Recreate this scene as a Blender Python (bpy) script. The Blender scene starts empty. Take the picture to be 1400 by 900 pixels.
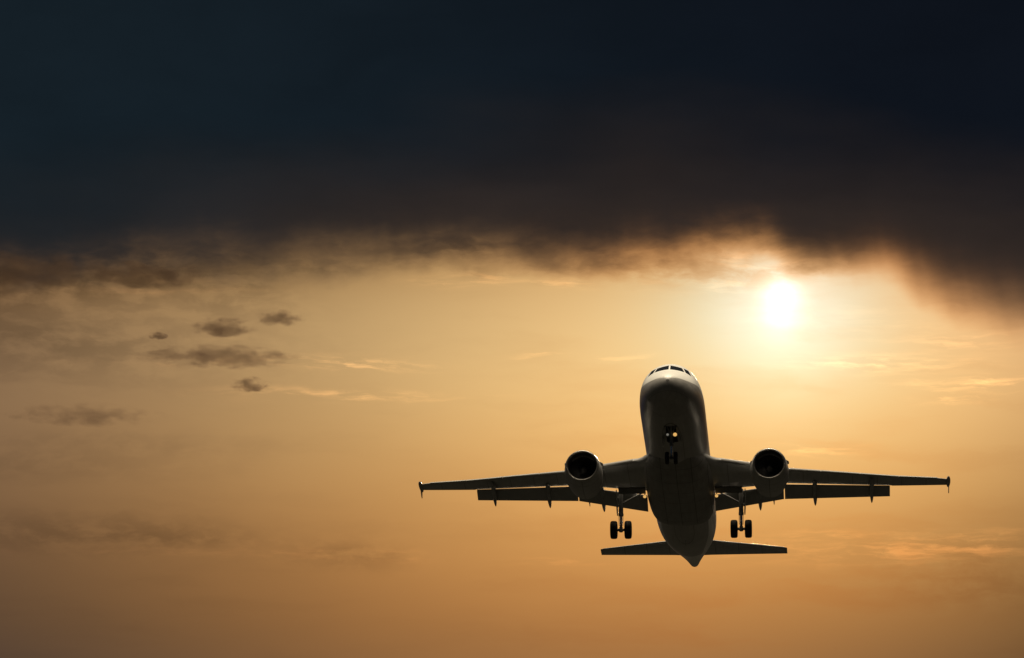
import bpy, bmesh, math, random
from math import sin, cos, tan, pi, radians, sqrt, exp
from mathutils import Vector, Matrix, noise as mnoise

random.seed(7)
S = bpy.context.scene
C = S.collection

# ------------------------------------------------------------------ camera
CAM_ELEV = radians(10.0)
CAM_Z = 1.7
F_PX, W_PX, H_PX = 5300.0, 1400.0, 900.0
cam_data = bpy.data.cameras.new("camera")
cam_data.sensor_fit = 'HORIZONTAL'
cam_data.sensor_width = 36.0
cam_data.lens = F_PX / W_PX * 36.0
cam_data.clip_start = 0.5
cam_data.clip_end = 60000.0
cam = bpy.data.objects.new("camera", cam_data)
C.objects.link(cam)
cam.location = (0, 0, CAM_Z)
cam.rotation_euler = (pi / 2 + CAM_ELEV, 0, 0)
S.camera = cam

# ------------------------------------------------------------------ exposure
S.view_settings.view_transform = 'Standard'
S.view_settings.look = 'None'
S.view_settings.exposure = 0.0
S.view_settings.gamma = 1.0
S.view_settings.use_curve_mapping = False

# direction of the sun (azimuth measured from +Y to the right, elevation)
SUN_AZ = radians(4.03)
SUN_EL = radians(10.35)


# ------------------------------------------------------------------ node maths helper
class X:
    """A socket (or number) with operators, so that node maths reads as a formula."""
    def __init__(self, t, s):
        self.t, self.s = t, s

    def _op(self, op, *a, clamp=False):
        n = self.t.nodes.new("ShaderNodeMath")
        n.operation = op
        n.use_clamp = clamp
        for i, v in enumerate((self,) + a):
            if isinstance(v, X):
                self.t.links.new(v.s, n.inputs[i])
            else:
                n.inputs[i].default_value = float(v)
        return X(self.t, n.outputs[0])

    def __add__(self, o): return self._op('ADD', o)
    __radd__ = __add__
    def __sub__(self, o): return self._op('SUBTRACT', o)
    def __rsub__(self, o): return (self * -1.0)._op('ADD', o)
    def __mul__(self, o): return self._op('MULTIPLY', o)
    __rmul__ = __mul__
    def __truediv__(self, o): return self._op('DIVIDE', o)
    def __neg__(self): return self * -1.0
    def __pow__(self, o): return self._op('POWER', o)
    def exp(self): return self._op('EXPONENT')
    def sqrt(self): return self._op('SQRT')
    def max(self, o): return self._op('MAXIMUM', o)
    def min(self, o): return self._op('MINIMUM', o)
    def abs(self): return self._op('ABSOLUTE')
    def clamp(self): return self._op('ADD', 0.0, clamp=True)

    def smooth(self, a, b, lo=0.0, hi=1.0):
        n = self.t.nodes.new("ShaderNodeMapRange")
        n.interpolation_type = 'SMOOTHSTEP'
        n.clamp = True
        self.t.links.new(self.s, n.inputs[0])
        for i, v in zip((1, 2, 3, 4), (a, b, lo, hi)):
            n.inputs[i].default_value = v
        return X(self.t, n.outputs[0])


def combine(t, x, y, z):
    n = t.nodes.new("ShaderNodeCombineXYZ")
    for i, v in enumerate((x, y, z)):
        if isinstance(v, X):
            t.links.new(v.s, n.inputs[i])
        else:
            n.inputs[i].default_value = v
    return X(t, n.outputs[0])


def noise(t, vec, scale=1.0, detail=4.0, rough=0.5, dist=0.0):
    n = t.nodes.new("ShaderNodeTexNoise")
    n.noise_dimensions = '3D'
    t.links.new(vec.s, n.inputs['Vector'])
    n.inputs['Scale'].default_value = scale
    n.inputs['Detail'].default_value = detail
    n.inputs['Roughness'].default_value = rough
    n.inputs['Distortion'].default_value = dist
    return X(t, n.outputs[0])


def curve(t, x, pts, lo, hi):
    """y(x) through pts (y in 0..1) with x mapped from lo..hi."""
    n = t.nodes.new("ShaderNodeFloatCurve")
    u = (x - lo) * (1.0 / (hi - lo))
    t.links.new(u.clamp().s, n.inputs['Value'])
    c = n.mapping.curves[0]
    c.points[0].location = pts[0]
    c.points[1].location = pts[-1]
    for p in pts[1:-1]:
        c.points.new(*p)
    n.mapping.update()
    return X(t, n.outputs[0])


def rgb(t, col, k=None):
    """colour (3 numbers) times a scalar X -> colour socket"""
    n = t.nodes.new("ShaderNodeVectorMath")
    n.operation = 'SCALE'
    n.inputs[0].default_value = col
    if k is None:
        n.inputs['Scale'].default_value = 1.0
    else:
        t.links.new(k.s, n.inputs['Scale'])
    return X(t, n.outputs[0])


def vop(t, op, a, b):
    n = t.nodes.new("ShaderNodeVectorMath")
    n.operation = op
    for i, v in enumerate((a, b)):
        if isinstance(v, X):
            t.links.new(v.s, n.inputs[i])
        else:
            n.inputs[i].default_value = v
    return X(t, n.outputs[0])


def vmix(t, k, a, b):
    n = t.nodes.new("ShaderNodeMix")
    n.data_type = 'VECTOR'
    n.clamp_factor = True
    t.links.new(k.s, n.inputs[0])
    for i, v in ((4, a), (5, b)):
        if isinstance(v, X):
            t.links.new(v.s, n.inputs[i])
        else:
            n.inputs[i].default_value = v
    return X(t, n.outputs[1])


def lin(r, g, b):
    f = lambda c: (c / 12.92 if c <= 0.04045 else ((c + 0.055) / 1.055) ** 2.4)
    return (f(r / 255), f(g / 255), f(b / 255))


# ------------------------------------------------------------------ world: evening sky under a storm deck
def build_world():
    w = bpy.data.worlds.new("World")
    S.world = w
    w.use_nodes = True
    t = w.node_tree
    t.nodes.clear()
    out = t.nodes.new("ShaderNodeOutputWorld")
    bg = t.nodes.new("ShaderNodeBackground")
    t.links.new(bg.outputs[0], out.inputs[0])
    bg.inputs[1].default_value = 0.1

    nish = t.nodes.new("ShaderNodeTexSky")
    nish.sky_type = 'NISHITA'
    nish.sun_disc = False
    nish.sun_elevation = SUN_EL
    nish.sun_rotation = SUN_AZ
    nish.air_density = 1.6
    nish.dust_density = 4.0
    nish.ozone_density = 1.0
    clear_sky = X(t, nish.outputs[0])

    tc = t.nodes.new("ShaderNodeTexCoord")
    sep = t.nodes.new("ShaderNodeSeparateXYZ")
    t.links.new(tc.outputs['Generated'], sep.inputs[0])
    dx, dy, dz = (X(t, sep.outputs[i]) for i in range(3))
    # azimuth (deg, + right of north) and elevation (deg) of the looked-at direction
    az = dx._op('ARCTAN2', dy) * (180 / pi)
    el = dz._op('ARCSINE') * (180 / pi)
    dirv = combine(t, az, el, 0.0)

    # slow warp shared by every layer: nothing in the sky runs dead straight
    wv = combine(t, az * 0.22, el * 0.7, 3.0)
    warp = (noise(t, wv, 1.0, 3.0) - 0.5)
    warp2 = (noise(t, combine(t, az * 0.9, el * 2.2, 11.0), 1.0, 5.0, 0.6) - 0.5)

    # angular distance from the sun
    ds = (az - math.degrees(SUN_AZ)) * cos(SUN_EL)
    dt = el - math.degrees(SUN_EL)
    r2 = ds * ds + dt * dt

    # haze lit by the low sun: log-radiance as a smooth function of azimuth and elevation (wide aureole
    # round the sun, redder and dimmer towards the horizon), plus the bright core where the disc stands
    px = ((az + warp * 0.5).max(-9.2).min(9.2)) * (1 / 8.0)
    py = ((el + warp * 0.25).max(3.6).min(11.2) - 8.0) * (1 / 3.0)
    glow = ((ds * ds * 0.8 + dt * dt * 1.2) * (-1.0 / (2 * 1.1 ** 2))).exp()
    terms = [px, py, px * px, py * py, px * py, px * px * px, py * py * py, px * px * py, px * py * py, glow]
    CO = [[-0.252, 0.898, 0.419, -0.754, -0.519, 0.137, -0.418, -0.109, 0.357, -0.065, -0.124],
          [-0.854, 0.909, 0.806, -0.735, -0.576, 0.18, -0.448, -0.369, 0.169, -0.107, 0.327],
          [-1.958, 0.775, 1.255, -0.513, -0.484, 0.319, -0.48, -0.761, -0.048, -0.076, 0.943]]
    chans = []
    for co in CO:
        e = terms[0] * co[1] + co[0]
        for k, tm in zip(co[2:], terms[1:]):
            e = e + tm * k
        chans.append(e.exp() * (0.915, 0.915, 0.935)[len(chans)])
    sky = combine(t, *chans)
    dl = (dt - 0.13).min(0.0) * 0.60 + (dt - 0.13).max(0.0)      # the core's light spreads downwards
    ds_w, dl = ds + warp2 * 0.16, dl + warp2 * 0.12
    core = ((ds_w * ds_w + dl * dl) * (-1.0 / (2 * 0.19 ** 2))).exp()
    halo = ((ds * ds + dl * dl) * (-1.0 / (2 * 0.62 ** 2))).exp()
    for col, k in (((0.62, 0.62, 0.62), core), ((0.26, 0.20, 0.13), halo)):
        sky = vop(t, 'ADD', sky, rgb(t, col, k))

    # away from the sunset the low sky is dim under the same overcast
    far = az.abs().smooth(12.0, 60.0, 1.0, 0.10)
    sc0 = t.nodes.new("ShaderNodeVectorMath"); sc0.operation = 'SCALE'
    t.links.new(sky.s, sc0.inputs[0]); t.links.new(far.s, sc0.inputs['Scale'])
    # the clear sky's own light seen through the haze
    cs = t.nodes.new("ShaderNodeVectorMath"); cs.operation = 'SCALE'
    t.links.new(clear_sky.s, cs.inputs[0]); cs.inputs['Scale'].default_value = 0.0003
    sky = vop(t, 'ADD', X(t, sc0.outputs[0]), X(t, cs.outputs[0]))

    # ---- thin cloud in the haze: patches of optical depth (darker) or of sunlit vapour (brighter)
    fine = noise(t, combine(t, az * 1.5 + warp * 1.5, el * 3.8 + warp2 * 1.4, 21.0), 1.0, 8.0, 0.60)
    streak = noise(t, combine(t, az * 1.1 + warp2 * 1.3, el * 9.0 + warp * 5.0 + warp2 * 1.5, 45.0), 1.0, 8.0, 0.62)
    band = noise(t, combine(t, az * 0.33 + warp * 1.2, el * 1.9 + warp2 * 0.7, 27.0), 1.0, 6.0, 0.55)
    azw = az + warp * 1.1 + warp2 * 0.5
    elw = el + warp * 0.30 + warp2 * 0.22

    def patch(u, v, hw, hh):
        a0, e0 = (u - 700) * 0.01098, 10 + (450 - v) * 0.01081
        qx, qy = (azw - a0) * (1 / (hw * 0.01098)), (elw - e0) * (1 / (hh * 0.01081))
        return ((qx * qx + qy * qy) * -0.6).exp()

    tau = band.smooth(0.45, 0.75) * 0.07 + (az + warp * 3.0).smooth(-8.6, -5.6, 1.0, 0.0) * (el + warp - 9.2).smooth(0.0, 1.3) * 0.36 + patch(230, 372, 220, 26) * 0.26 + patch(20, 470, 120, 40) * 0.12
    soft = fine.smooth(0.34, 0.62)
    for u, v, hw, hh, k in ((40, 376, 150, 26, 0.95), (1110, 366, 60, 8, 0.22), (90, 732, 150, 20, 0.28), (245, 742, 75, 10, 0.18), (490, 758, 60, 13, 0.30), (1345, 790, 110, 34, 0.16),
                            (80, 478, 190, 34, 0.34), (60, 420, 220, 14, 0.10), (150, 610, 170, 12, 0.12), (330, 385, 60, 40, 0.26), (60, 640, 150, 14, 0.14),
                            (626, 336, 34, 11, 0.9), (450, 368, 34, 6, 0.40), (655, 372, 22, 7, 0.25), (560, 360, 60, 9, 0.25),
                            (200, 352, 120, 12, 0.55), (980, 378, 90, 14, 0.22), (820, 362, 90, 12, 0.35)):
        tau = tau + patch(u, v, hw, hh) * soft * k
    thin = streak.smooth(0.42, 0.70)
    wisp = thin * patch(460, 499, 75, 6) * 2.2
    for u, v, hw, hh, k in ((1060, 352, 60, 9, 1.4), (1160, 440, 110, 16, 0.35), (455, 541, 105, 5, 2.0), (545, 500, 40, 3, 1.0), (300, 502, 110, 4, 1.0), (1110, 737, 50, 6, 0.8), (1120, 755, 90, 6, 0.8), (1330, 748, 110, 11, 2.0), (1200, 765, 120, 8, 0.6),
                            (1200, 500, 90, 8, 1.6), (1350, 531, 70, 7, 2.0), (1300, 551, 32, 5, 1.6), (1110, 618, 45, 6, 1.4), (1330, 470, 60, 8, 0.9), (745, 486, 25, 3, 0.9),
                            (855, 488, 25, 3, 0.7), (612, 384, 34, 5, 1.2), (668, 378, 26, 6, 1.2), (760, 388, 50, 5, 1.2), (990, 392, 70, 8, 0.8),
                            (250, 375, 50, 12, 0.7), (330, 352, 120, 12, 0.55), (60, 352, 90, 8, 0.4), (210, 398, 110, 4, 0.6), (150, 472, 22, 6, 0.8), (200, 760, 140, 5, 0.5), (540, 757, 40, 6, 0.8),
                            (400, 755, 60, 7, 0.5), (780, 765, 40, 4, 0.8)):
        wisp = wisp + thin * patch(u, v, hw, hh) * k

    # ---------------- the storm deck: lower edge by azimuth, ragged, with rain shafts under it
    def E(u, v): return ((u - 700) * 0.01098 + 9.0) / 18.0, (10 + (450 - v) * 0.01081 - 9.0) / 4.0
    edge = curve(t, az, [(0.0, E(0, 374)[1]), E(0, 374), E(90, 372), E(180, 364), E(260, 358), E(340, 362), E(430, 354), E(560, 348), E(700, 352),
                         E(800, 354), E(880, 348), E(960, 338), E(1040, 332), E(1085, 350), E(1140, 356), E(1200, 352),
                         E(1250, 370), E(1320, 402), E(1400, 430), (1.0, E(0, 475)[1])], -9.0, 9.0) * 4.0 + 9.0
    rag = (noise(t, combine(t, az * 0.75 + warp * 1.5, el * 1.9 + warp2, 61.0), 1.0, 6.0, 0.48) - 0.5) * 0.62
    rag2 = (noise(t, combine(t, az * 2.4 + warp2 * 2.0, el * 5.0 + warp2 * 2.0, 67.0), 1.0, 6.0, 0.55) - 0.5) * 0.20
    shafts = (noise(t, combine(t, az * 1.6 + el * 0.3, el * 0.22, 71.0), 1.0, 2.0, 0.5) - 0.5) * 0.30
    calm = 1.0 - az.smooth(3.0, 6.0) * 0.55
    depth = el - edge + (rag + rag2) * calm + shafts             # deg above the local edge
    near_sun = ((ds * ds) * (-1.0 / (2 * 2.3 ** 2))).exp()
    right = az.smooth(4.6, 6.6)                          # the deck thins into falling haze on the right
    d1 = (depth + right * 0.28 + 0.50 - near_sun * 0.10).max(0.0)
    tau_deck = d1 * d1 * (near_sun * 2.6 + 4.0 - right * 2.3)

    # extinction: grey far from the sun, strongly reddening where the light comes straight through
    tau_all = tau + tau_deck
    thick = 1.0 - (tau_all * -2.6).exp()
    gold = near_sun * thick
    att = (tau_all * -1.0).exp()
    T = combine(t, att * (1.0 + gold * 0.35), att * (1.0 - gold * 0.14), att * (1.0 + thick * 0.05 - gold * 0.56))
    sky = vop(t, 'MULTIPLY', sky, T)
    wk = wisp * (tau_deck * -0.8).exp()
    wcol = vop(t, 'MULTIPLY', vop(t, 'ADD', sky, (0.05, 0.035, 0.02)), rgb(t, (0.34, 0.26, 0.20), wk))
    sky = vop(t, 'ADD', sky, wcol)

    # the deck's own dim underside: brown where the sunset still reaches it, slate further up
    up = (el + warp * 1.6 + ((az - 2.0).abs() * 0.10)).smooth(10.9, 13.9)
    uleft = az.smooth(-7.5, 6.5)
    slate = vmix(t, uleft, lin(21, 31, 38), lin(14, 19, 27))
    brown = vmix(t, az.smooth(-8.0, -1.0), lin(38, 38, 39), lin(51, 42, 37))
    under = vmix(t, up, brown, slate)
    mott = noise(t, combine(t, az * 0.35, el * 0.7 + warp, 81.0), 1.0, 5.0, 0.55).smooth(0.3, 0.7, 0.92, 1.08)
    mm = t.nodes.new("ShaderNodeVectorMath"); mm.operation = 'SCALE'
    t.links.new(under.s, mm.inputs[0]); t.links.new((mott * (1.0 - (tau_deck * -1.3).exp())).s, mm.inputs['Scale'])
    sky = vop(t, 'ADD', sky, X(t, mm.outputs[0]))

    # made-up bright opening overhead, out of view, added to light the nose from above
    fill_zone = (el - 66.0).smooth(-5.0, 7.0)
    puff = noise(t, combine(t, dx * 3.0, dy * 3.0, dz * 3.0), 1.0, 5.0, 0.55).smooth(0.2, 0.4)
    cs2 = t.nodes.new("ShaderNodeVectorMath"); cs2.operation = 'SCALE'
    t.links.new(clear_sky.s, cs2.inputs[0]); cs2.inputs['Scale'].default_value = 0.1
    overhead_fill = vmix(t, puff, X(t, cs2.outputs[0]), (12.0, 10.0, 7.0))
    final = vmix(t, fill_zone, sky, overhead_fill)
    # Background strength is 0.1, so the radiance is handed over tenfold
    fin = t.nodes.new("ShaderNodeVectorMath"); fin.operation = 'SCALE'
    t.links.new(final.s, fin.inputs[0]); fin.inputs['Scale'].default_value = 10.0
    t.links.new(fin.outputs[0], bg.inputs[0])


build_world()

# ------------------------------------------------------------------ sun
sun_data = bpy.data.lights.new("sun", 'SUN')
sun_data.energy = 2.5
sun_data.angle = radians(0.5)
sun_data.color = (1.0, 0.80, 0.56)
sun = bpy.data.objects.new("sun", sun_data)
C.objects.link(sun)
sdir = Vector((sin(SUN_AZ) * cos(SUN_EL), cos(SUN_AZ) * cos(SUN_EL), sin(SUN_EL)))
sun.rotation_euler = sdir.to_track_quat('Z', 'Y').to_euler()
sun.location = sdir * 400


# ------------------------------------------------------------------ materials
def mat(name, col, rough=0.5, metal=0.0, coat=0.0, var=0.0, spec=0.5, seams=None):
    m = bpy.data.materials.new(name)
    m.use_nodes = True
    t = m.node_tree
    b = t.nodes['Principled BSDF']
    b.inputs['Base Color'].default_value = (*col, 1)
    b.inputs['Roughness'].default_value = rough
    b.inputs['Metallic'].default_value = metal
    b.inputs['Coat Weight'].default_value = coat
    b.inputs['Coat Roughness'].default_value = 0.12
    b.inputs['Specular IOR Level'].default_value = spec
    if var > 0:
        tc = t.nodes.new("ShaderNodeTexCoord")
        v = X(t, tc.outputs['Object'])
        n = noise(t, v, 1.7, 6.0, 0.6)
        n2 = noise(t, vop(t, 'MULTIPLY', v, (6.0, 0.8, 6.0)), 1.0, 4.0, 0.6)   # streaks along the airflow
        k = 1.0 + ((n - 0.5) + (n2 - 0.5)) * var
        if seams:                                       # dark joints between skin panels: spacing across, spacing along
            sp = t.nodes.new("ShaderNodeSeparateXYZ")
            t.links.new(v.s, sp.inputs[0])
            x_, y_ = X(t, sp.outputs[0]), X(t, sp.outputs[1])
            gx, gy, wd = seams
            jx = ((x_.abs() * (1 / gx) + 0.5)._op('FRACT') - 0.5).abs().smooth(0.0, wd / gx, 1.0, 0.0)
            jy = ((y_ * (1 / gy) + 0.37)._op('FRACT') - 0.5).abs().smooth(0.0, wd / gy, 1.0, 0.0)
            k = k * (1.0 - jx.max(jy) * 0.7)
        c = rgb(t, col, k)
        t.links.new(c.s, b.inputs['Base Color'])
        rr = rough + (n - 0.5) * 0.25
        t.links.new(rr.s, b.inputs['Roughness'])
    return m


def fuselage_material():
    m = mat("fuselage_paint", (0.72, 0.72, 0.70), 0.42, 0, 0.08)
    t = m.node_tree
    b = t.nodes['Principled BSDF']
    tc = t.nodes.new("ShaderNodeTexCoord")
    v = X(t, tc.outputs['Object'])
    sp = t.nodes.new("ShaderNodeSeparateXYZ")
    t.links.new(v.s, sp.inputs[0])
    x, y, z = (X(t, sp.outputs[i]) for i in range(3))
    # edge between the white upper paint and the grey belly, which also paints in shade below the nose; behind the wing it narrows to a strip that ends under the tail
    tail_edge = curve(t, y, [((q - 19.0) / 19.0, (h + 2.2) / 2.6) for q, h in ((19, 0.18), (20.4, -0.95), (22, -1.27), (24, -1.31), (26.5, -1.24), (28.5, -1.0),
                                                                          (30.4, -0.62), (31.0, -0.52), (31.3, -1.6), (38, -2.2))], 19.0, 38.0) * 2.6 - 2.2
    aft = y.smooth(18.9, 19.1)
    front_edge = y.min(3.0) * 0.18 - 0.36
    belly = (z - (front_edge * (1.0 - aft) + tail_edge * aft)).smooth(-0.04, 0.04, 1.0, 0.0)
    # grime streaks run aft along the belly
    g1 = noise(t, vop(t, 'MULTIPLY', v, (5.0, 0.35, 5.0)), 1.0, 6.0, 0.6)
    g2 = noise(t, v, 0.9, 5.0, 0.6)
    grime = 1.0 + ((g1 - 0.5) * 0.8 + (g2 - 0.5) * 0.6) * belly * 0.9
    # skin joints: thin dark lines every frame bay and along a few stringers
    fr = ((y * (1 / 2.6))._op('FRACT') - 0.5).abs().smooth(0.494, 0.498)
    st = ((z * (1 / 0.85) + 0.31)._op('FRACT') - 0.5).abs().smooth(0.489, 0.496)
    lines = fr.max(st)
    # cabin windows: a row of small dark panes below the middle of the upper lobe
    wy = ((y * (1 / 0.533))._op('FRACT') - 0.5).abs() * 0.533
    wz = (z - 0.42).abs()
    win = ((wy * wy * (1 / 0.115 ** 2) + wz * wz * (1 / 0.165 ** 2))).smooth(0.85, 1.05, 1.0, 0.0)
    win = win * y.smooth(6.3, 6.31) * y.smooth(29.6, 29.61, 1.0, 0.0)
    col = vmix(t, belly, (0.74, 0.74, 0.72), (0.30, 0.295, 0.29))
    sc = t.nodes.new("ShaderNodeVectorMath"); sc.operation = 'SCALE'
    t.links.new(col.s, sc.inputs[0]); t.links.new((grime * (1.0 - lines * 0.6)).s, sc.inputs['Scale'])
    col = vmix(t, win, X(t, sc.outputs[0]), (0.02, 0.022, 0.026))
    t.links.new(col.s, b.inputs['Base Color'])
    rr = 0.36 + (g2 - 0.5) * 0.2 - win * 0.25
    t.links.new(rr.s, b.inputs['Roughness'])
    return m


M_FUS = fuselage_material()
M_WING = mat("wing_paint", (0.34, 0.345, 0.35), 0.45, 0, 0.1, 0.5, seams=(1.55, 30.0, 0.03))
M_SLAT = mat("slat_paint", (0.33, 0.33, 0.33), 0.5, 0, 0, 0.25)
M_FLAP = mat("flap_paint", (0.30, 0.30, 0.30), 0.5, 0, 0, 0.4)
M_NAC = mat("nacelle_paint", (0.34, 0.34, 0.345), 0.42, 0, 0.1, 0.4, seams=(5.75, 1.32, 0.035))
M_LIP = mat("polished_inlet_lip", (0.42, 0.41, 0.40), 0.34, 1.0, 0, 0.15)
M_DUCT = mat("inlet_duct", (0.06, 0.06, 0.065), 0.5, 0.0)
M_FAN = mat("fan_blade_titanium", (0.12, 0.12, 0.125), 0.4, 0.8)
M_SPIN = mat("spinner_paint", (0.09, 0.09, 0.09), 0.4)
M_HOT = mat("burnt_exhaust_metal", (0.16, 0.13, 0.11), 0.45, 0.8, 0, 0.4)
M_GLASS = mat("cockpit_glass", (0.015, 0.018, 0.022), 0.08, 0, 0.0, 0.0, 0.6)
M_TYRE = mat("tyre_rubber", (0.018, 0.018, 0.018), 0.8, 0, 0, 0.3)
M_HUB = mat("wheel_hub", (0.30, 0.30, 0.30), 0.4, 0.5)
M_STRUT = mat("gear_strut", (0.20, 0.20, 0.20), 0.4, 0.3, 0, 0.2)
M_CHROME = mat("oleo_chrome", (0.75, 0.75, 0.75), 0.15, 1.0)
M_BAY = mat("gear_bay_lining", (0.10, 0.10, 0.095), 0.7)
M_DOOR = mat("gear_door_paint", (0.32, 0.32, 0.32), 0.45, 0, 0, 0.3)
M_ANT = mat("antenna_paint", (0.25, 0.25, 0.25), 0.5)
M_GREY = mat("fairing_paint", (0.30, 0.30, 0.305), 0.45, 0, 0.1, 0.7, seams=(0.95, 1.75, 0.035))


M_BELLY = mat("belly_fairing_paint", (0.22, 0.215, 0.21), 0.5, 0, 0.05, 0.8, seams=(0.95, 1.75, 0.035))


def lamp_material(name, col, strength):
    m = bpy.data.materials.new(name)
    m.use_nodes = True
    b = m.node_tree.nodes['Principled BSDF']
    b.inputs['Base Color'].default_value = (0.8, 0.8, 0.8, 1)
    b.inputs['Roughness'].default_value = 0.1
    b.inputs['Emission Color'].default_value = (*col, 1)
    b.inputs['Emission Strength'].default_value = strength
    return m


M_LAMP_AMBER = lamp_material("amber_lamp", (1.0, 0.56, 0.16), 0.75)
M_LAMP_WHITE = lamp_material("pale_lamp", (0.8, 0.76, 0.62), 0.20)


# ------------------------------------------------------------------ mesh helpers (aircraft frame: x across, y aft, z up)
def new_obj(name, bm, m, parent=None, smooth=True, sharp=None):
    bmesh.ops.recalc_face_normals(bm, faces=bm.faces[:])
    me = bpy.data.meshes.new(name)
    bm.to_mesh(me)
    bm.free()
    for mm in (m if isinstance(m, (list, tuple)) else [m]):
        me.materials.append(mm)
    for p in me.polygons:
        p.use_smooth = smooth
    if smooth:
        me.set_sharp_from_angle(angle=radians(sharp or 40))
    o = bpy.data.objects.new(name, me)
    C.objects.link(o)
    if parent is not None:
        o.parent = parent
    return o


def loft(bm, rings, cap=True, closed=True, mi=0, skip=None):
    vs = [[bm.verts.new(p) for p in r] for r in rings]
    n = len(rings[0])
    for i in range(len(rings) - 1):
        for j in range(n if closed else n - 1):
            if skip and skip(i, j):
                continue
            k = (j + 1) % n
            try:
                f = bm.faces.new((vs[i][j], vs[i][k], vs[i + 1][k], vs[i + 1][j]))
                f.material_index = mi
            except ValueError:
                pass
    if cap and closed:
        for r in (vs[0], vs[-1]):
            try:
                f = bm.faces.new(r)
                f.material_index = mi
            except ValueError:
                pass
    return vs


def tube(bm, a, b, r0, r1=None, n=16, mi=0):
    a, b = Vector(a), Vector(b)
    r1 = r0 if r1 is None else r1
    d = (b - a).normalized()
    u = d.orthogonal().normalized()
    v = d.cross(u)
    rings = [[p + (u * cos(2 * pi * j / n) + v * sin(2 * pi * j / n)) * r for j in range(n)] for p, r in ((a, r0), (b, r1))]
    loft(bm, rings, mi=mi)


def box(bm, cen, size, rot=None, mi=0, bev=0.0):
    g = bmesh.ops.create_cube(bm, size=1.0)
    vs = g['verts']
    R = rot or Matrix.Identity(3)
    for v in vs:
        v.co = R @ Vector((v.co.x * size[0], v.co.y * size[1], v.co.z * size[2])) + Vector(cen)
    fs = {f for v in vs for f in v.link_faces}
    for f in fs:
        f.material_index = mi
    if bev:
        es = {e for v in vs for e in v.link_edges}
        bmesh.ops.bevel(bm, geom=list(es), offset=bev, segments=2, affect='EDGES', profile=0.6)


def lathe_y(bm, prof, cx, cz, n=48, mi=0, cap=True, tilt=0.0):
    """profile of (y, r) turned about an axis along y through (cx, cz)"""
    rings = []
    for y, r in prof:
        rings.append([Vector((cx + r * cos(2 * pi * j / n), y, cz + r * sin(2 * pi * j / n) + tilt * (y - prof[0][0]))) for j in range(n)])
    return loft(bm, rings, cap=cap, mi=mi)


def lathe_x(bm, prof, c, n=40, mi=0):
    rings = [[Vector((c[0] + x, c[1] + r * cos(2 * pi * j / n), c[2] + r * sin(2 * pi * j / n))) for j in range(n)] for x, r in prof]
    loft(bm, rings, cap=True, mi=mi)


def plate(bm, pts, off, mi=0):
    """a flat polygon given thickness along the vector off"""
    off = Vector(off)
    a = [bm.verts.new(Vector(p) - off / 2) for p in pts]
    b = [bm.verts.new(Vector(p) + off / 2) for p in pts]
    n = len(pts)
    for f in [a[::-1], b] + [[a[i], a[(i + 1) % n], b[(i + 1) % n], b[i]] for i in range(n)]:
        bm.faces.new(f).material_index = mi


def pchip(xs, ys):
    n = len(xs)
    h = [xs[i + 1] - xs[i] for i in range(n - 1)]
    d = [(ys[i + 1] - ys[i]) / h[i] for i in range(n - 1)]
    m = [d[0]] + [0.0 if d[i - 1] * d[i] <= 0 else
                  (h[i - 1] + h[i]) * 3 / ((2 * h[i] + h[i - 1]) / d[i - 1] + (h[i] + 2 * h[i - 1]) / d[i]) for i in range(1, n - 1)] + [d[-1]]

    def f(x):
        x = min(max(x, xs[0]), xs[-1])
        i = max(k for k in range(n - 1) if xs[k] <= x)
        s = (x - xs[i]) / h[i]
        return ((2 * s ** 3 - 3 * s ** 2 + 1) * ys[i] + (s ** 3 - 2 * s ** 2 + s) * h[i] * m[i]
                + (-2 * s ** 3 + 3 * s ** 2) * ys[i + 1] + (s ** 3 - s ** 2) * h[i] * m[i + 1])
    return f


def lerp(a, b, s): return a + (b - a) * s


def interp(tab, x):
    if x <= tab[0][0]: return tab[0][1]
    for (a, va), (b, vb) in zip(tab, tab[1:]):
        if x <= b: return lerp(va, vb, (x - a) / (b - a))
    return tab[-1][1]


# ------------------------------------------------------------------ ground (out of frame, bounces the light onto the belly)
def ground():
    m = bpy.data.materials.new("dry_grass_field")
    m.use_nodes = True
    t = m.node_tree
    b = t.nodes['Principled BSDF']
    b.inputs['Roughness'].default_value = 1.0
    b.inputs['Specular IOR Level'].default_value = 0.0
    tc = t.nodes.new("ShaderNodeTexCoord")
    v = X(t, tc.outputs['Object'])
    n = noise(t, v, 0.02, 8.0, 0.6)
    n2 = noise(t, v, 1.5, 4.0, 0.6)
    c = vmix(t, (n * 0.7 + n2 * 0.3).smooth(0.35, 0.65), (0.010, 0.011, 0.010), (0.018, 0.017, 0.015))
    t.links.new(c.s, b.inputs['Base Color'])
    bm = bmesh.new()
    R = 30000
    ring = [bm.verts.new((R * cos(2 * pi * i / 64), R * sin(2 * pi * i / 64), 0)) for i in range(64)]
    bm.faces.new(ring)
    o = new_obj("ground", bm, m, smooth=False)
    o['kind'] = 'structure'


ground()

# ------------------------------------------------------------------ the airliner
# pose fitted to the photograph: camera-frame offset of the point 17 m aft of the nose, and the three angles
TX, TY, TZ, PITCH, YAW, ROLL = 10.699, 9.1019, 245.712, 0.397986, 0.0934135, 0.0146886


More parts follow.
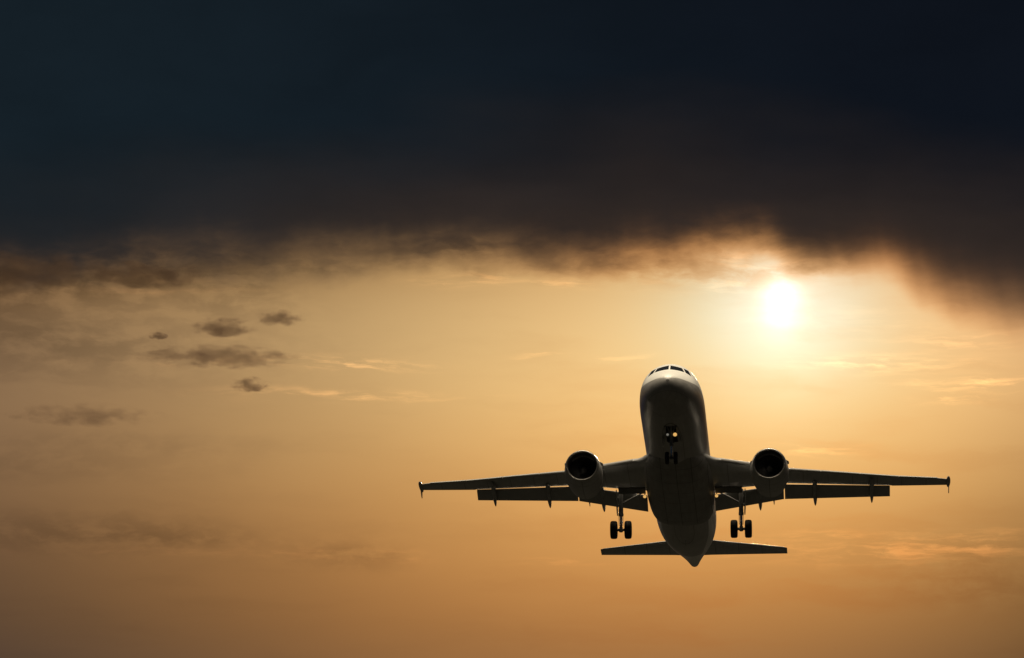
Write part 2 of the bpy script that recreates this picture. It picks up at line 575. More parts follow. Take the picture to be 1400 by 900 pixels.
def aircraft_matrix():
    rx, ry, rz = ROLL, PITCH, YAW
    Rx = Matrix(((1, 0, 0), (0, cos(rx), -sin(rx)), (0, sin(rx), cos(rx))))
    Ry = Matrix(((cos(ry), 0, sin(ry)), (0, 1, 0), (-sin(ry), 0, cos(ry))))
    Rz = Matrix(((cos(rz), -sin(rz), 0), (sin(rz), cos(rz), 0), (0, 0, 1)))
    B = Matrix(((0, 1, 0), (0, 0, -1), (1, 0, 0)))          # (aft, across, up) -> camera (right, down, forward)
    SW = Matrix(((0, 1, 0), (1, 0, 0), (0, 0, 1)))          # mesh (across, aft, up) -> (aft, across, up)
    M = B @ Rx.copy() if False else B @ (Rz @ Ry @ Rx)
    A = M @ SW
    cE, sE = cos(CAM_ELEV), sin(CAM_ELEV)
    Wd = Matrix(((1, 0, 0), (0, sE, cE), (0, -cE, sE)))     # camera (right, down, forward) -> world
    R3 = Wd @ A
    loc = Wd @ Vector((TX, TY, TZ)) + Vector((0, 0, CAM_Z)) - R3 @ Vector((0, 17, 0))
    m4 = R3.to_4x4()
    m4.translation = loc
    return m4


AM = aircraft_matrix()
jet = bpy.data.objects.new("airliner", None)
C.objects.link(jet)
jet.matrix_world = AM
jet['label'] = "white twin-engine passenger jet flying with wheels and flaps down under the dark storm cloud"
jet['category'] = "airplane"

# ---------------- fuselage
FS = [  # aft, top, bottom, half width
    (0.00, -0.50, -0.62, 0.06), (0.06, -0.33, -0.80, 0.25), (0.18, -0.17, -0.98, 0.44), (0.45, 0.06, -1.22, 0.74), (0.9, 0.32, -1.46, 1.04),
    (1.4, 0.58, -1.63, 1.29), (1.85, 0.84, -1.74, 1.46), (2.3, 1.22, -1.82, 1.58), (2.75, 1.56, -1.89, 1.68), (3.3, 1.80, -1.95, 1.78),
    (4.1, 1.96, -2.01, 1.88), (5.2, 2.04, -2.05, 1.95), (6.4, 2.07, -2.07, 1.975), (22.6, 2.07, -2.07, 1.975), (24.5, 2.07, -2.00, 1.96),
    (26.5, 2.07, -1.74, 1.90), (28.5, 2.06, -1.33, 1.76), (30.5, 2.03, -0.82, 1.55), (32.5, 1.97, -0.27, 1.26), (34.3, 1.86, 0.20, 0.93),
    (35.8, 1.68, 0.54, 0.62), (36.8, 1.46, 0.72, 0.40), (37.4, 1.27, 0.82, 0.26), (37.57, 1.18, 0.88, 0.17)]
f_top = pchip([s[0] for s in FS], [s[1] for s in FS])
f_bot = pchip([s[0] for s in FS], [s[2] for s in FS])
f_hw = pchip([s[0] for s in FS], [s[3] for s in FS])


def fus_pt(y, a, off=0.0):
    """a = angle from straight down, positive to +x"""
    zc, hh, hw = (f_top(y) + f_bot(y)) / 2, (f_top(y) - f_bot(y)) / 2, f_hw(y)
    return Vector((sin(a) * (hw + off), y, zc - cos(a) * (hh + off)))


N_A = 112
ys = [0.0, 0.02, 0.06, 0.11, 0.18, 0.27, 0.36, 0.45, 0.6, 0.75, 0.9, 1.1]
y = 1.3
while y < 6.6: ys.append(round(y, 3)); y += 0.2
ys += [7.5, 9, 10.5, 12, 14, 16, 18, 20, 21.5, 22.6]
y = 23.2
while y < 36.8: ys.append(y); y += 0.6
ys += [36.8, 37.1, 37.4, 37.52, 37.57]
BAY_Y0, BAY_Y1, BAY_A = 3.9, 6.3, 0.18


def in_bay(i, j):
    am = 2 * pi * (j + 0.5) / N_A
    am = am if am < pi else am - 2 * pi
    return BAY_Y0 <= ys[i] < BAY_Y1 - 0.01 and abs(am) < BAY_A


bm = bmesh.new()
loft(bm, [[fus_pt(yy, 2 * pi * j / N_A) for j in range(N_A)] for yy in ys], skip=in_bay)
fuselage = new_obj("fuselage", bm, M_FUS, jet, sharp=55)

# nose gear bay: an open well in the belly skin
bm = bmesh.new()
bay_hw = 0.40
zb = lambda yy, s: fus_pt(yy, s * BAY_A).z
a0 = [Vector((s * bay_hw, yy, -2.02)) for s, yy in ((-1, 3.85), (1, 3.85), (1, 6.4), (-1, 6.4))]
b0 = [Vector((p.x, p.y, -1.15)) for p in a0]
va = [bm.verts.new(p) for p in a0]; vb = [bm.verts.new(p) for p in b0]
bm.faces.new(vb)
for i in range(4):
    bm.faces.new((va[i], va[(i + 1) % 4], vb[(i + 1) % 4], vb[i]))
new_obj("gear_bay", bm, M_BAY, fuselage, smooth=False)


# windshield panes, laid on the skin by casting (across, height) onto the nose
def skin_y(x, z):
    lo, hi = 0.0, 6.5
    def inside(yy):
        zc, hh, hw = (f_top(yy) + f_bot(yy)) / 2, (f_top(yy) - f_bot(yy)) / 2, f_hw(yy)
        return (x / hw) ** 2 + ((z - zc) / hh) ** 2 < 1
    for _ in range(40):
        mid = (lo + hi) / 2
        if inside(mid): hi = mid
        else: lo = mid
    return hi


def pane(name, quad, m=M_GLASS, off=0.006):
    (xa, za), (xb, zb_), (xc, zc_), (xd, zd) = quad      # lower inner, lower outer, upper outer, upper inner
    bm = bmesh.new()
    nu, nv = 9, 7
    grid = []
    for j in range(nv):
        row = []
        for i in range(nu):
            s, r_ = i / (nu - 1), j / (nv - 1)
            x = lerp(lerp(xa, xb, s), lerp(xd, xc, s), r_)
            z = lerp(lerp(za, zb_, s), lerp(zd, zc_, s), r_)
            yy = skin_y(x, z)
            e = 0.01
            tx = Vector((e, skin_y(x + e, z) - yy, 0)); tz = Vector((0, skin_y(x, z + e) - yy, e))
            nrm = tz.cross(tx).normalized()
            if nrm.y > 0: nrm.negate()
            row.append((Vector((x, yy, z)), nrm))
        grid.append(row)
    outer = [[bm.verts.new(p + n_ * off) for p, n_ in row] for row in grid]
    inner = [[bm.verts.new(p - n_ * 0.02) for p, n_ in row] for row in grid]
    for j in range(nv - 1):
        for i in range(nu - 1):
            bm.faces.new((outer[j][i], outer[j][i + 1], outer[j + 1][i + 1], outer[j + 1][i]))
    rim = [(0, i) for i in range(nu)] + [(j, nu - 1) for j in range(1, nv)] + [(nv - 1, i) for i in range(nu - 2, -1, -1)] + [(j, 0) for j in range(nv - 2, 0, -1)]
    for k in range(len(rim)):
        (j0, i0), (j1, i1) = rim[k], rim[(k + 1) % len(rim)]
        bm.faces.new((outer[j0][i0], outer[j1][i1], inner[j1][i1], inner[j0][i0]))
    return new_obj(name, bm, m, fuselage)


for s in (-1, 1):
    pane("windshield", [(s * 0.045, 0.92), (s * 0.90, 0.78), (s * 0.74, 1.20), (s * 0.045, 1.40)])
    pane("cockpit_side_window", [(s * 0.98, 0.76), (s * 1.30, 0.62), (s * 1.10, 1.12), (s * 0.82, 1.20)])

# APU exhaust in the tail cone
bm = bmesh.new()
tube(bm, (0, 37.50, 1.03), (0, 37.66, 1.05), 0.13, 0.12, 20)
new_obj("exhaust_outlet", bm, M_HOT, fuselage)

# blade antennas under the belly
for yy, h in ((8.2, 0.30), (24.2, 0.28)):
    bm = bmesh.new()
    zb0 = f_bot(yy) + 0.02
    plate(bm, [(0, yy - 0.2, zb0), (0, yy + 0.25, zb0), (0, yy + 0.3, zb0 - h), (0, yy + 0.08, zb0 - h)], (0.03, 0, 0))
    new_obj("antenna", bm, M_ANT, fuselage, smooth=False)

# ---------------- belly fairing
BF = [(9.2, 0.9, -2.0, -1.5), (10.0, 1.30, -2.08, -1.4), (10.8, 1.72, -2.2, -1.15), (11.7, 2.05, -2.33, -0.9), (13.0, 2.16, -2.45, -0.85), (17.5, 2.16, -2.47, -0.9),
      (19.0, 2.10, -2.44, -1.0), (19.9, 2.0, -2.40, -1.15), (20.5, 1.86, -2.30, -1.3), (20.9, 1.70, -2.14, -1.45), (21.1, 1.5, -2.0, -1.5)]
fy = [b[0] for b in BF]
b_w, b_b, b_t = (pchip(fy, [b[k] for b in BF]) for k in (1, 2, 3))
bm = bmesh.new()
rings = []
yy = 9.2
while yy <= 21.101:
    hw, zb_, zt = b_w(yy), b_b(yy), b_t(yy)
    ring = []
    for j in range(33):
        a = pi * j / 32
        cx, sz = -cos(a), sin(a)
        ex = 2.5
        px = (abs(cx) ** (2 / ex)) * (1 if cx > 0 else -1) * hw
        pz = zt + (zb_ - zt) * (abs(sz) ** (2 / ex))
        ring.append(Vector((px, yy, pz)))
    ring += [Vector((x_, yy, zt + 0.15)) for x_ in (hw * 0.6, 0.0, -hw * 0.6)]
    rings.append(ring)
    yy += 11.9 / 68
loft(bm, rings)
new_obj("belly_fairing", bm, M_BELLY, jet, sharp=50)


# ---------------- wings
def wing_z(a): return -1.25 + 0.09 * (a - 2) + 0.0012 * (a - 2) ** 2
LE = [(1.2, 11.25), (2.3, 11.72), (2.7, 11.62), (4.4, 12.72), (6.8, 14.38), (10.4, 16.15), (13.5, 17.80), (16.4, 19.14), (16.9, 19.5)]
LE = [(1.2, 9.9), (1.9, 10.75), (2.15, 11.2), (2.45, 11.5), (2.75, 11.62), (4.4, 12.70), (6.8, 14.38), (10.4, 16.15), (13.5, 17.80), (16.4, 19.14), (16.9, 19.5)]
TE = [(1.2, 16.9), (4.8, 16.92), (6.76, 17.0), (9.2, 17.9), (13.3, 19.50), (13.31, 19.66), (16.9, 20.78)]
SLAT = 0.34            # chord taken by the extended slats


def section(a, s, y0, y1, zc, tk, te, n=14, camber=0.02, nose=1.0):
    """closed aerofoil ring at |x| = a, chord y0..y1, thickness tk, trailing edge thickness te"""
    c = y1 - y0
    up, dn = [], []
    for i in range(n + 1):
        u = (1 - cos(pi * i / n)) / 2
        th = tk * (1.4845 * sqrt(u) * nose - 0.63 * u - 1.758 * u * u + 1.4215 * u ** 3 - 0.5075 * u ** 4) if nose == 1.0 else 0
        th = max(th * 1.0, 0) + te * 0.5 * u
        cam = camber * c * 4 * u * (1 - u)
        up.append(Vector((s * a, y0 + c * u, zc + cam + th)))
        dn.append(Vector((s * a, y0 + c * u, zc + cam - th)))
    return up + dn[::-1][:-1]


FLAPS = [  # (inner lat, LE aft, LE z), (outer ...), chord inner, outer
    ((2.14, 17.46, -1.35), (6.50, 16.90, -0.92), 1.48, 1.30),
    ((6.56, 16.94, -0.89), (13.2, 19.34, -0.15), 1.32, 0.96)]
DEFL = radians(24)
CRV = 0.0


def build_wing(s):
    lat = [1.2, 1.6, 1.9, 2.15, 2.45, 2.75, 3.5, 4.4, 5.4, 6.2, 6.76, 7.6, 8.6, 9.6, 10.6, 11.6, 12.5, 13.3, 13.31, 14.2, 15.2, 16.2, 16.7, 16.9]
    bm = bmesh.new()
    rings = []
    for a in lat:
        y0, y1 = interp(LE, a) + SLAT * 0.8, interp(TE, a)
        full = interp(LE, a) * 0 + (interp(TE, a) - interp(LE, a))
        tk = interp([(1.2, 0.80), (2.3, 0.74), (4.4, 0.52), (6.8, 0.36), (10.4, 0.24), (16.4, 0.14), (16.9, 0.10)], a)
        te = 0.10 if a < 13.305 else 0.03
        rings.append(section(a, s, y0, y1, wing_z(a) + 0.06, tk, te))
    loft(bm, rings)
    wing = new_obj("wing", bm, M_WING, jet, sharp=45)

    # slats
    for a0, a1 in ((2.75, 5.15), (6.45, 8.85), (8.88, 11.3), (11.33, 13.75), (13.78, 16.2)):
        bm = bmesh.new()
        rings = []
        for k in range(7):
            a = lerp(a0, a1, k / 6)
            y0 = interp(LE, a)
            tk = interp([(2.3, 0.30), (6.8, 0.22), (16.4, 0.12)], a)
            z = wing_z(a) - 0.02
            r_ = section(a, s, y0, y0 + SLAT * 1.25, z, tk * 0.8, 0.015, n=8, camber=0.10)
            rings.append(r_)
        loft(bm, rings)
        new_obj("slat", bm, M_SLAT, wing)

    # flaps, drooped, with an open slot ahead of them
    for (p0, p1, c0, c1) in FLAPS:
        bm = bmesh.new()
        rings = []
        for k in range(9):
            u = k / 8
            a, y0, z0, c = lerp(p0[0], p1[0], u), lerp(p0[1], p1[1], u), lerp(p0[2], p1[2], u), lerp(c0, c1, u)
            r_ = section(a, s, 0.0, c, 0.0, 0.15 * c, 0.015, n=12, camber=0.03)
            rings.append([Vector((v.x, y0 + v.y * cos(DEFL) + v.z * sin(DEFL), z0 - v.y * sin(DEFL) + v.z * cos(DEFL))) for v in r_])
        loft(bm, rings)
        new_obj("flap", bm, M_FLAP, wing)

    # flap track fairings: slim canoes from mid-chord to behind the flap, tail drooped
    for a, tip_y, tip_z, w in ((4.98, 19.45, -1.72, 0.19), (8.46, 19.6, -1.37, 0.19), (12.04, 20.27, -0.98, 0.17)):
        y0 = tip_y - 2.9
        zt = wing_z(a) - 0.12
        bm = bmesh.new()
        rings = []
        for k in range(19):
            u = k / 18
            yy = lerp(y0, tip_y, u)
            prof = (max(u, 1e-4) ** 0.45) * ((1 - u) ** 0.62) * 1.72 + 0.015
            zc = lerp(zt - 0.04, tip_z, max(0, (u - 0.25) / 0.75) ** 1.25) if u > 0.25 else zt - 0.04
            rings.append([Vector((s * a + w * prof * cos(2 * pi * j / 20), yy, zc + w * 1.45 * prof * sin(2 * pi * j / 20))) for j in range(20)])
        loft(bm, rings)
        new_obj("flap_track_fairing", bm, M_GREY, wing)
    # small hinge fairing beside the engine
    bm = bmesh.new()
    rings = []
    for k in range(11):
        u = k / 10
        prof = (max(u, 1e-4) ** 0.5) * ((1 - u) ** 0.6) * 1.6 + 0.02
        rings.append([Vector((s * 5.86 + 0.07 * prof * cos(2 * pi * j / 12), lerp(17.3, 18.75, u), lerp(-1.15, -1.62, u ** 1.2) + 0.09 * prof * sin(2 * pi * j / 12))) for j in range(12)])
    loft(bm, rings)
    new_obj("hinge_fairing", bm, M_GREY, wing)

    # retractable landing lamp under the wing root, lit
    bm = bmesh.new()
    lathe_y(bm, [(16.93, 0.10), (16.93, 0.125), (17.02, 0.115), (17.14, 0.06)], s * 2.27, -1.62, 20, mi=0)
    lathe_y(bm, [(16.915, 0.05), (16.925, 0.105), (16.94, 0.107)], s * 2.27, -1.62, 20, mi=1)
    tube(bm, (s * 2.27, 17.05, -1.6), (s * 2.27, 17.05, -1.2), 0.03, 0.03, 8)
    new_obj("landing_light", bm, [M_STRUT, M_LAMP_AMBER], wing)

    # wingtip fence
    zt = wing_z(16.9) + 0.06
    bm = bmesh.new()
    rings = []
    for k in range(13):
        u = k / 12
        prof = (max(u, 1e-4) ** 0.5) * ((1 - u) ** 0.55) * 1.6 + 0.02
        rings.append([Vector((s * 16.92 + 0.17 * prof * cos(2 * pi * j / 14), lerp(19.25, 21.2, u), zt + 0.17 * prof * sin(2 * pi * j / 14))) for j in range(14)])
    loft(bm, rings)
    x = s * 16.95
    plate(bm, [(x, 19.75, zt), (x, 20.55, zt + 0.20), (x, 21.0, zt + 0.24), (x, 21.15, zt), (x, 21.22, zt - 0.42), (x, 20.95, zt - 0.38), (x, 20.1, zt - 0.05)], (0.05, 0, 0))
    new_obj("wingtip_fence", bm, M_GREY, wing, sharp=35)
    return wing


# ---------------- engines
def build_engine(s):
    cx, cz, y0 = s * 5.75, -2.13, 9.9
    tilt = 0.03
    bm = bmesh.new()
    outer = [(0.0, 0.955), (0.035, 1.0), (0.12, 1.035), (0.35, 1.085), (0.7, 1.13), (1.2, 1.17), (1.7, 1.18), (2.2, 1.15), (2.8, 1.09), (3.4, 1.0), (3.85, 0.93)]
    inner = [(3.82, 0.90), (3.2, 0.86), (2.2, 0.86), (1.2, 0.885), (0.7, 0.88), (0.35, 0.87), (0.15, 0.875), (0.05, 0.90), (0.0, 0.955)]
    prof = outer + inner
    vs = lathe_y(bm, [(y0 + a, b) for a, b in prof], cx, cz, 64, cap=False, tilt=tilt)
    for f in bm.faces:
        ymid = f.calc_center_median().y - y0
        rr = sqrt((f.calc_center_median().x - cx) ** 2 + (f.calc_center_median().z - cz) ** 2)
        if ymid < 0.13: f.material_index = 1
        elif rr < 0.9 and ymid < 3.5: f.material_index = 2
    bmesh.ops.remove_doubles(bm, verts=bm.verts[:], dist=0.0005)
    eng = new_obj("engine", bm, [M_NAC, M_LIP, M_DUCT], jet, sharp=60)

    # fan: a disc of twisted blades
    bm = bmesh.new()
    nb = 36
    for k in range(nb):
        a = 2 * pi * k / nb
        pts = []
        for r_, tw, ch in ((0.24, 0.5, 0.10), (0.55, 0.9, 0.14), (0.868, 1.1, 0.17)):
            for e in (-1, 1):
                pts.append(Vector((cx + r_ * cos(a) - sin(a) * e * ch * sin(tw) * 0.5, y0 + 0.98 + e * ch * cos(tw) * 0.5, cz + tilt + r_ * sin(a) + cos(a) * e * ch * sin(tw) * 0.5)))
        vv = [bm.verts.new(p) for p in pts]
        bm.faces.new((vv[0], vv[1], vv[3], vv[2])); bm.faces.new((vv[2], vv[3], vv[5], vv[4]))
    lathe_y(bm, [(y0 + 1.25, 0.87), (y0 + 1.27, 0.87)], cx, cz + tilt, 40)      # stator row behind the blades closes the view
    new_obj("fan", bm, [M_FAN], eng, smooth=False)
    bm = bmesh.new()
    lathe_y(bm, [(y0 + 0.62, 0.01), (y0 + 0.66, 0.06), (y0 + 0.75, 0.13), (y0 + 0.88, 0.21), (y0 + 1.04, 0.255)], cx, cz + tilt, 32)
    new_obj("spinner", bm, M_SPIN, eng)
    # hot core and exhaust plug
    bm = bmesh.new()
    lathe_y(bm, [(y0 + 2.4, 0.62), (y0 + 3.0, 0.66), (y0 + 3.6, 0.60), (y0 + 4.25, 0.46), (y0 + 4.27, 0.42), (y0 + 3.9, 0.40)], cx, cz + tilt * 2.4, 40, cap=False)
    lathe_y(bm, [(y0 + 3.8, 0.30), (y0 + 4.3, 0.26), (y0 + 4.8, 0.12), (y0 + 4.95, 0.02)], cx, cz + tilt * 3.8, 32)
    new_obj("exhaust_cone", bm, M_HOT, eng)
    # pylon
    bm = bmesh.new()
    rings = []
    for yy, zlo, zhi, w in ((11.3, -1.08, -0.98, 0.03), (11.9, -1.15, -0.88, 0.13), (13.2, -1.25, -0.78, 0.19), (14.6, -1.55, -0.80, 0.20), (16.0, -1.35, -0.80, 0.18), (17.2, -1.10, -0.82, 0.08)):
        rings.append([Vector((cx + w * cos(2 * pi * j / 16), yy, (zlo + zhi) / 2 + (zhi - zlo) / 2 * sin(2 * pi * j / 16))) for j in range(16)])
    loft(bm, rings)
    new_obj("pylon", bm, M_NAC, eng)
    # vortex strakes on the nacelle's flanks
    for e in (-1, 1):
        an = radians(28)
        bm = bmesh.new()
        d = Vector((e * cos(an), 0, sin(an)))
        base = Vector((cx, 0, cz))
        P = lambda yy, r_: base + d * r_ + Vector((0, y0 + yy, 0))
        nrm = Vector((-e * sin(an), 0, cos(an)))
        plate(bm, [P(0.75, 1.12), P(1.75, 1.16), P(1.75, 1.36), P(1.35, 1.34)], nrm * 0.025)
        new_obj("strake", bm, M_NAC, eng, smooth=False)
    return eng


# ---------------- landing gear
def wheel_mesh(bm, c, R, w):
    h = w / 2
    lathe_x(bm, [(-h * 0.80, R * 0.52), (-h * 0.92, R * 0.62), (-h, R * 0.78), (-h * 0.93, R * 0.90), (-h * 0.70, R * 0.975), (-h * 0.35, R), (-h * 0.33, R * 0.985), (-h * 0.27, R * 0.985), (-h * 0.25, R),
                 (h * 0.25, R), (h * 0.27, R * 0.985), (h * 0.33, R * 0.985), (h * 0.35, R), (h * 0.70, R * 0.975), (h * 0.93, R * 0.90), (h, R * 0.78), (h * 0.92, R * 0.62), (h * 0.80, R * 0.52)], c, 48, 0)
    for e in (-1, 1):
        lathe_x(bm, [(e * h * 0.55, R * 0.515), (e * h * 0.83, R * 0.50), (e * h * 0.86, R * 0.44), (e * h * 0.66, R * 0.36), (e * h * 0.62, R * 0.2), (e * h * 0.9, R * 0.16), (e * h * 0.92, R * 0.02)], c, 32, 1)


def build_main_gear(s):
    x, yy, za = s * 3.80, 17.70, -3.57
    bm = bmesh.new()
    tube(bm, (x, 17.25, -1.05), (x, 17.55, -2.55), 0.155, 0.14, 20)              # outer cylinder
    tube(bm, (x, 17.55, -2.53), (x, 17.56, -2.68), 0.165, 0.165, 20)             # gland nut
    tube(bm, (x, 17.55, -2.55), (x, 17.70, -3.52), 0.085, 0.085, 16, mi=1)       # chrome piston
    tube(bm, (x - 0.46, yy, za), (x + 0.46, yy, za), 0.085, 0.085, 16)           # axle
    tube(bm, (x, yy, za - 0.13), (x, yy, za + 0.18), 0.125, 0.11, 16)            # axle fork
    # torque links
    for a, b in (((x, 17.68, -2.50), (x, 18.02, -2.95)), ((x, 18.02, -2.95), (x, 17.82, -3.45))):
        tube(bm, a, b, 0.05, 0.05, 10)
        tube(bm, (a[0] - 0.08, a[1], a[2]), (a[0] + 0.08, a[1], a[2]), 0.05, 0.05, 10)
    # side stay, folding inwards to the wing root, and the retraction jack
    tube(bm, (x, 17.42, -1.95), (x - s * 0.75, 17.30, -1.55), 0.045, 0.045, 12)
    tube(bm, (x - s * 0.75, 17.30, -1.55), (x - s * 1.55, 17.15, -1.20), 0.045, 0.045, 12)
    tube(bm, (x, 17.30, -1.35), (x - s * 0.9, 17.2, -1.08), 0.05, 0.05, 12)
    # brake lines down the leg
    tube(bm, (x + 0.13, 17.45, -2.3), (x + 0.12, 17.66, -3.3), 0.018, 0.018, 8)
    tube(bm, (x - 0.13, 17.45, -2.3), (x - 0.12, 17.66, -3.3), 0.018, 0.018, 8)
    g = new_obj("main_landing_gear", bm, [M_STRUT, M_CHROME], jet)
    for e in (-1, 1):
        bm = bmesh.new()
        wheel_mesh(bm, (x + e * 0.45, yy, za), 0.575, 0.44)
        new_obj("wheel", bm, [M_TYRE, M_HUB], g)
    # leg door, standing edge-on on the outboard side of the strut
    bm = bmesh.new()
    xo = x + s * 0.27
    plate(bm, [(xo, 16.75, -1.20), (xo, 17.95, -1.20), (xo - s * 0.02, 18.0, -2.1), (xo - s * 0.04, 17.8, -2.60), (xo - s * 0.04, 17.3, -2.60), (xo - s * 0.02, 16.9, -2.1)], (0.06, 0, 0))
    bmesh.ops.bevel(bm, geom=bm.edges[:], offset=0.015, segments=1, affect='EDGES')
    tube(bm, (x, 17.4, -2.0), (xo, 17.4, -2.0), 0.035, 0.035, 8)
    tube(bm, (x, 17.35, -1.5), (xo, 17.35, -1.5), 0.035, 0.035, 8)
    new_obj("gear_door", bm, M_DOOR, g, smooth=False)
    # dark slab on the wing root, its colour standing in for the well's shade
    bm = bmesh.new()
    za_, zb2 = wing_z(2.3) - 0.335, wing_z(3.7) - 0.255
    box(bm, (s * 3.05, 16.45, -1.385), (1.7, 0.95, 0.12), Matrix.Rotation(-s * 0.0, 3, 'Y'), bev=0.03)
    new_obj("gear_bay", bm, M_BAY, g, smooth=False)
    return g


def build_nose_gear():
    za, yy = -3.57, 5.07
    bm = bmesh.new()
    tube(bm, (0, 5.05, -1.3), (0, 5.06, -2.75), 0.105, 0.10, 18)
    tube(bm, (0, 5.06, -2.75), (0, 5.07, -3.5), 0.055, 0.055, 14, mi=1)
    tube(bm, (0, 5.06, -2.70), (0, 5.06, -2.80), 0.125, 0.125, 18)
    tube(bm, (-0.24, yy, za), (0.24, yy, za), 0.055, 0.055, 12)
    tube(bm, (0, yy, za - 0.08), (0, yy, za + 0.12), 0.08, 0.075, 12)
    tube(bm, (0, 5.0, -2.45), (0, 3.95, -1.75), 0.055, 0.055, 10)      # drag brace
    tube(bm, (-0.25, 4.2, -1.75), (0, 5.0, -2.35), 0.035, 0.035, 10)
    tube(bm, (0.25, 4.2, -1.75), (0, 5.0, -2.35), 0.035, 0.035, 10)
    for a, b in (((0, 5.16, -2.75), (0, 5.36, -3.08)), ((0, 5.36, -3.08), (0, 5.15, -3.42))):
        tube(bm, a, b, 0.03, 0.03, 10)
    tube(bm, (-0.26, 4.98, -2.22), (0.26, 4.98, -2.22), 0.035, 0.035, 10)   # lamp bracket
    tube(bm, (-0.2, 4.98, -2.60), (0.2, 4.98, -2.60), 0.04, 0.04, 10)       # steering jacks
    g = new_obj("nose_landing_gear", bm, [M_STRUT, M_CHROME], jet)
    for e in (-1, 1):
        bm = bmesh.new()
        wheel_mesh(bm, (e * 0.26, yy, za), 0.385, 0.23)
        new_obj("wheel", bm, [M_TYRE, M_HUB], g)
    for e, m, lab in ((-1, M_LAMP_WHITE, "pale landing lamp"), (1, M_LAMP_AMBER, "amber lit landing lamp")):
        bm = bmesh.new()
        lathe_y(bm, [(4.80, 0.10), (4.80, 0.115), (4.88, 0.105), (4.98, 0.05)], e * 0.225, -2.16, 24, mi=0)
        lathe_y(bm, [(4.78, 0.05), (4.785, 0.095 + 0.022 * e), (4.795, 0.098 + 0.022 * e)], e * 0.225, -2.16, 24, mi=1)
        o = new_obj("landing_light", bm, [M_STRUT, m], g)
        o['label'] = lab
    for e in (-1, 1):
        bm = bmesh.new()
        zt = -2.0
        plate(bm, [(e * 0.50, 5.15, zt), (e * 0.50, 6.3, zt - 0.02), (e * 0.56, 6.25, zt - 0.42), (e * 0.56, 5.25, zt - 0.42)], (0.035, 0, 0))
        new_obj("gear_door", bm, M_DOOR, g, smooth=False)
    return g


# ---------------- tail
def build_tailplane(s):
    bm = bmesh.new()
    rings = []
    for a in (0.3, 1.2, 2.2, 3.2, 4.2, 5.2, 6.1, 6.34):
        y0 = interp([(0.3, 31.95), (1.44, 32.85), (2.02, 33.15), (6.15, 35.65), (6.34, 35.85)], a)
        y1 = interp([(0.3, 35.45), (1.3, 35.62), (6.34, 36.98)], a)
        z = 1.0 + 0.105 * (a - 0.6)
        rings.append(section(a, s, y0, y1, z, interp([(0.3, 0.34), (6.1, 0.14), (6.34, 0.06)], a), 0.02, n=14, camber=-0.01))
    loft(bm, rings)
    tp = new_obj("tailplane", bm, M_WING, jet, sharp=50)
    # elevator, set just behind the hinge line
    return tp


def build_fin():
    bm = bmesh.new()
    rings = []
    for h in (0.0, 0.5, 1.5, 3.0, 4.5, 5.6, 5.87):
        z = 1.75 + h
        y0 = interp([(0.0, 28.9), (0.5, 29.9), (1.5, 30.8), (5.6, 34.3), (5.87, 34.75)], h)
        y1 = interp([(0.0, 35.1), (5.87, 36.6)], h)
        tk = interp([(0, 0.55), (5.6, 0.2), (5.87, 0.08)], h)
        r_ = section(0, 1, y0, y1, 0, tk, 0.03, n=14, camber=0.0)
        rings.append([Vector((v.z, v.y, z)) for v in r_])
    loft(bm, rings)
    fin = new_obj("tail_fin", bm, M_FUS, jet, sharp=50)
    bm = bmesh.new()
    rings = []
    for h in (0.6, 2.5, 4.5, 5.7):
        z = 1.75 + h
        y1 = interp([(0.0, 35.1), (5.87, 36.6)], h)
        rings.append([Vector((p, y, z)) for p, y in ((-0.022, y1 + 0.004), (0.022, y1 + 0.004), (0.008, y1 + 0.55 - 0.04 * h), (-0.008, y1 + 0.55 - 0.04 * h))])
    loft(bm, rings)
    new_obj("rudder", bm, M_GREY, fin, smooth=False)


for s in (-1, 1):
    build_wing(s)
    build_engine(s)
    build_main_gear(s)
    build_tailplane(s)
build_nose_gear()
build_fin()


# ------------------------------------------------------------------ small dark clouds hanging in the haze: real puffs of vapour
def cloud_material(name, density, seed, freq, stretch, bright):
    m = bpy.data.materials.new(name)
    m.use_nodes = True
    t = m.node_tree
    t.nodes.clear()
    out = t.nodes.new("ShaderNodeOutputMaterial")
    pv = t.nodes.new("ShaderNodeVolumePrincipled")
    t.links.new(pv.outputs[0], out.inputs['Volume'])
    pv.inputs['Color'].default_value = (0.15 * bright, 0.10 * bright, 0.072 * bright, 1)
    pv.inputs['Anisotropy'].default_value = 0.3
    tc = t.nodes.new("ShaderNodeTexCoord")
    v = X(t, tc.outputs['Object'])
    ln = t.nodes.new("ShaderNodeVectorMath"); ln.operation = 'LENGTH'
    t.links.new(v.s, ln.inputs[0])
    r = X(t, ln.outputs['Value'])
    vv = vop(t, 'ADD', vop(t, 'MULTIPLY', v, (stretch, 1.0, 1.0)), (seed * 3.1, seed * 1.7, seed))
    n = noise(t, vv, freq, 7.0, 0.62)
    sp = t.nodes.new("ShaderNodeSeparateXYZ")
    t.links.new(v.s, sp.inputs[0])
    r = r + (X(t, sp.outputs[2]) * -1.0 - 0.05).max(0.0) * 0.9          # flatter below
    d = ((1.0 - r) * 1.0 + (n - 0.535) * 4.0).smooth(0.0, 0.75) * r.smooth(0.70, 0.98, 1.0, 0.0)
    t.links.new((d * density).s, pv.inputs['Density'])
    return m


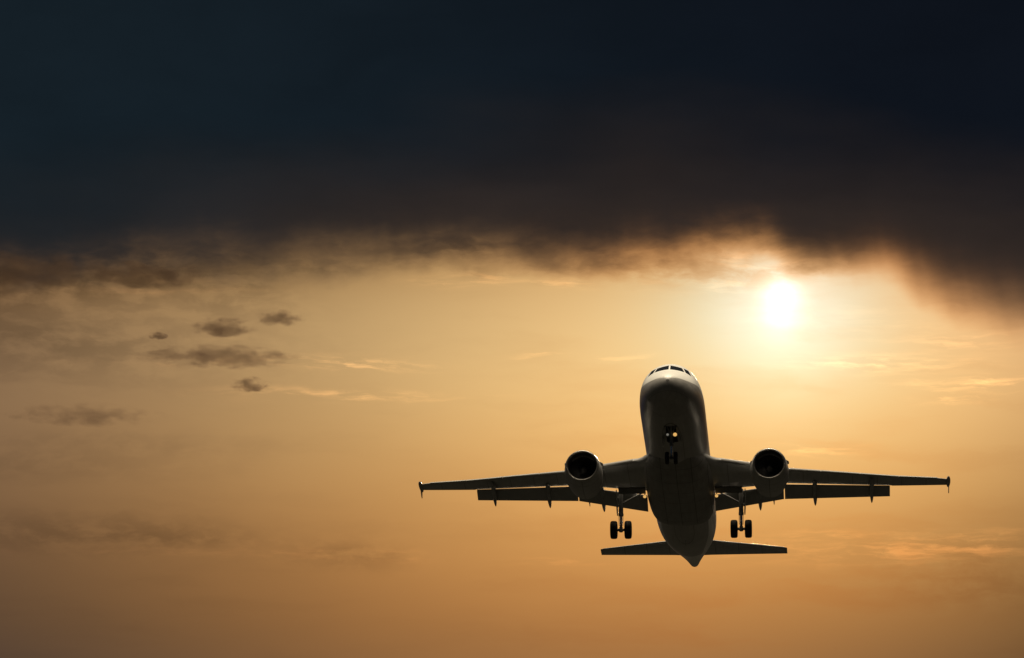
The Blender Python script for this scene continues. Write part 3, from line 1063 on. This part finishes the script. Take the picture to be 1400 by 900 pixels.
def px_dir(u, v):
    d = Vector(((u - 700) / F_PX, 1.0, (450 - v) / F_PX))
    y_, z_ = d.y * cos(CAM_ELEV) - d.z * sin(CAM_ELEV), d.y * sin(CAM_ELEV) + d.z * cos(CAM_ELEV)
    return Vector((d.x, y_, z_))


CLOUDS = [  # pixel centre, half width, half height (px), distance m, optical depth, label
    (305, 451, 54, 15, 6200, 1.9, "rounded small dark cloud between the long flat cloud and the storm cloud"),
    (381, 438, 40, 12, 6300, 1.6, "little dark cloud with a torn top, upper right of the rounded one"),
    (300, 490, 122, 11, 6000, 2.4, "long flat dark cloud drifting below the rounded small cloud"),
    (342, 529, 32, 12, 5900, 1.7, "tiny wedge-shaped dark cloud just below the long flat cloud"),
    (217, 461, 16, 7, 6400, 1.9, "tiniest dark cloud scrap left of the rounded small cloud"),
    (112, 570, 120, 12, 5800, 1.3, "faint thin grey cloud streak at the far left, lowest of the dark ones"),
    (200, 380, 86, 20, 6900, 1.6, "dark ragged cloud under the storm cloud's edge at the left"),
    (20, 374, 160, 24, 7000, 1.5, "broad dark cloud bank under the storm cloud at the picture's left border"),
]
for i, (u, v, hw, hh, D, od, lab) in enumerate(CLOUDS):
    bm = bmesh.new()
    bmesh.ops.create_icosphere(bm, subdivisions=4, radius=1.0)
    for vt in bm.verts:
        n_ = mnoise.fractal(vt.co * 1.6 + Vector((i * 7.3, 0, 0)), 1.0, 2.0, 4)
        k = 0.88 + 0.20 * n_
        vt.co = vt.co * min(k, 1.0)
    sx, sz = hw / F_PX * D * 1.12, hh / F_PX * D * 1.35
    sy = sx * 0.8
    o = new_obj("small_cloud", bm, cloud_material("cloud_vapour", od / sy, i * 2.7 + 1.3, 1.7, min(2.6, hw / hh * 0.42), 0.55 if D > 6500 else 1.0))
    o.location = px_dir(u, v) * D + Vector((0, 0, CAM_Z))
    o.scale = (sx, sy, sz)
    o['label'] = lab
    o['category'] = "cloud"
    o['group'] = "small dark clouds in the sunset haze"

S.cycles.volume_bounces = 1
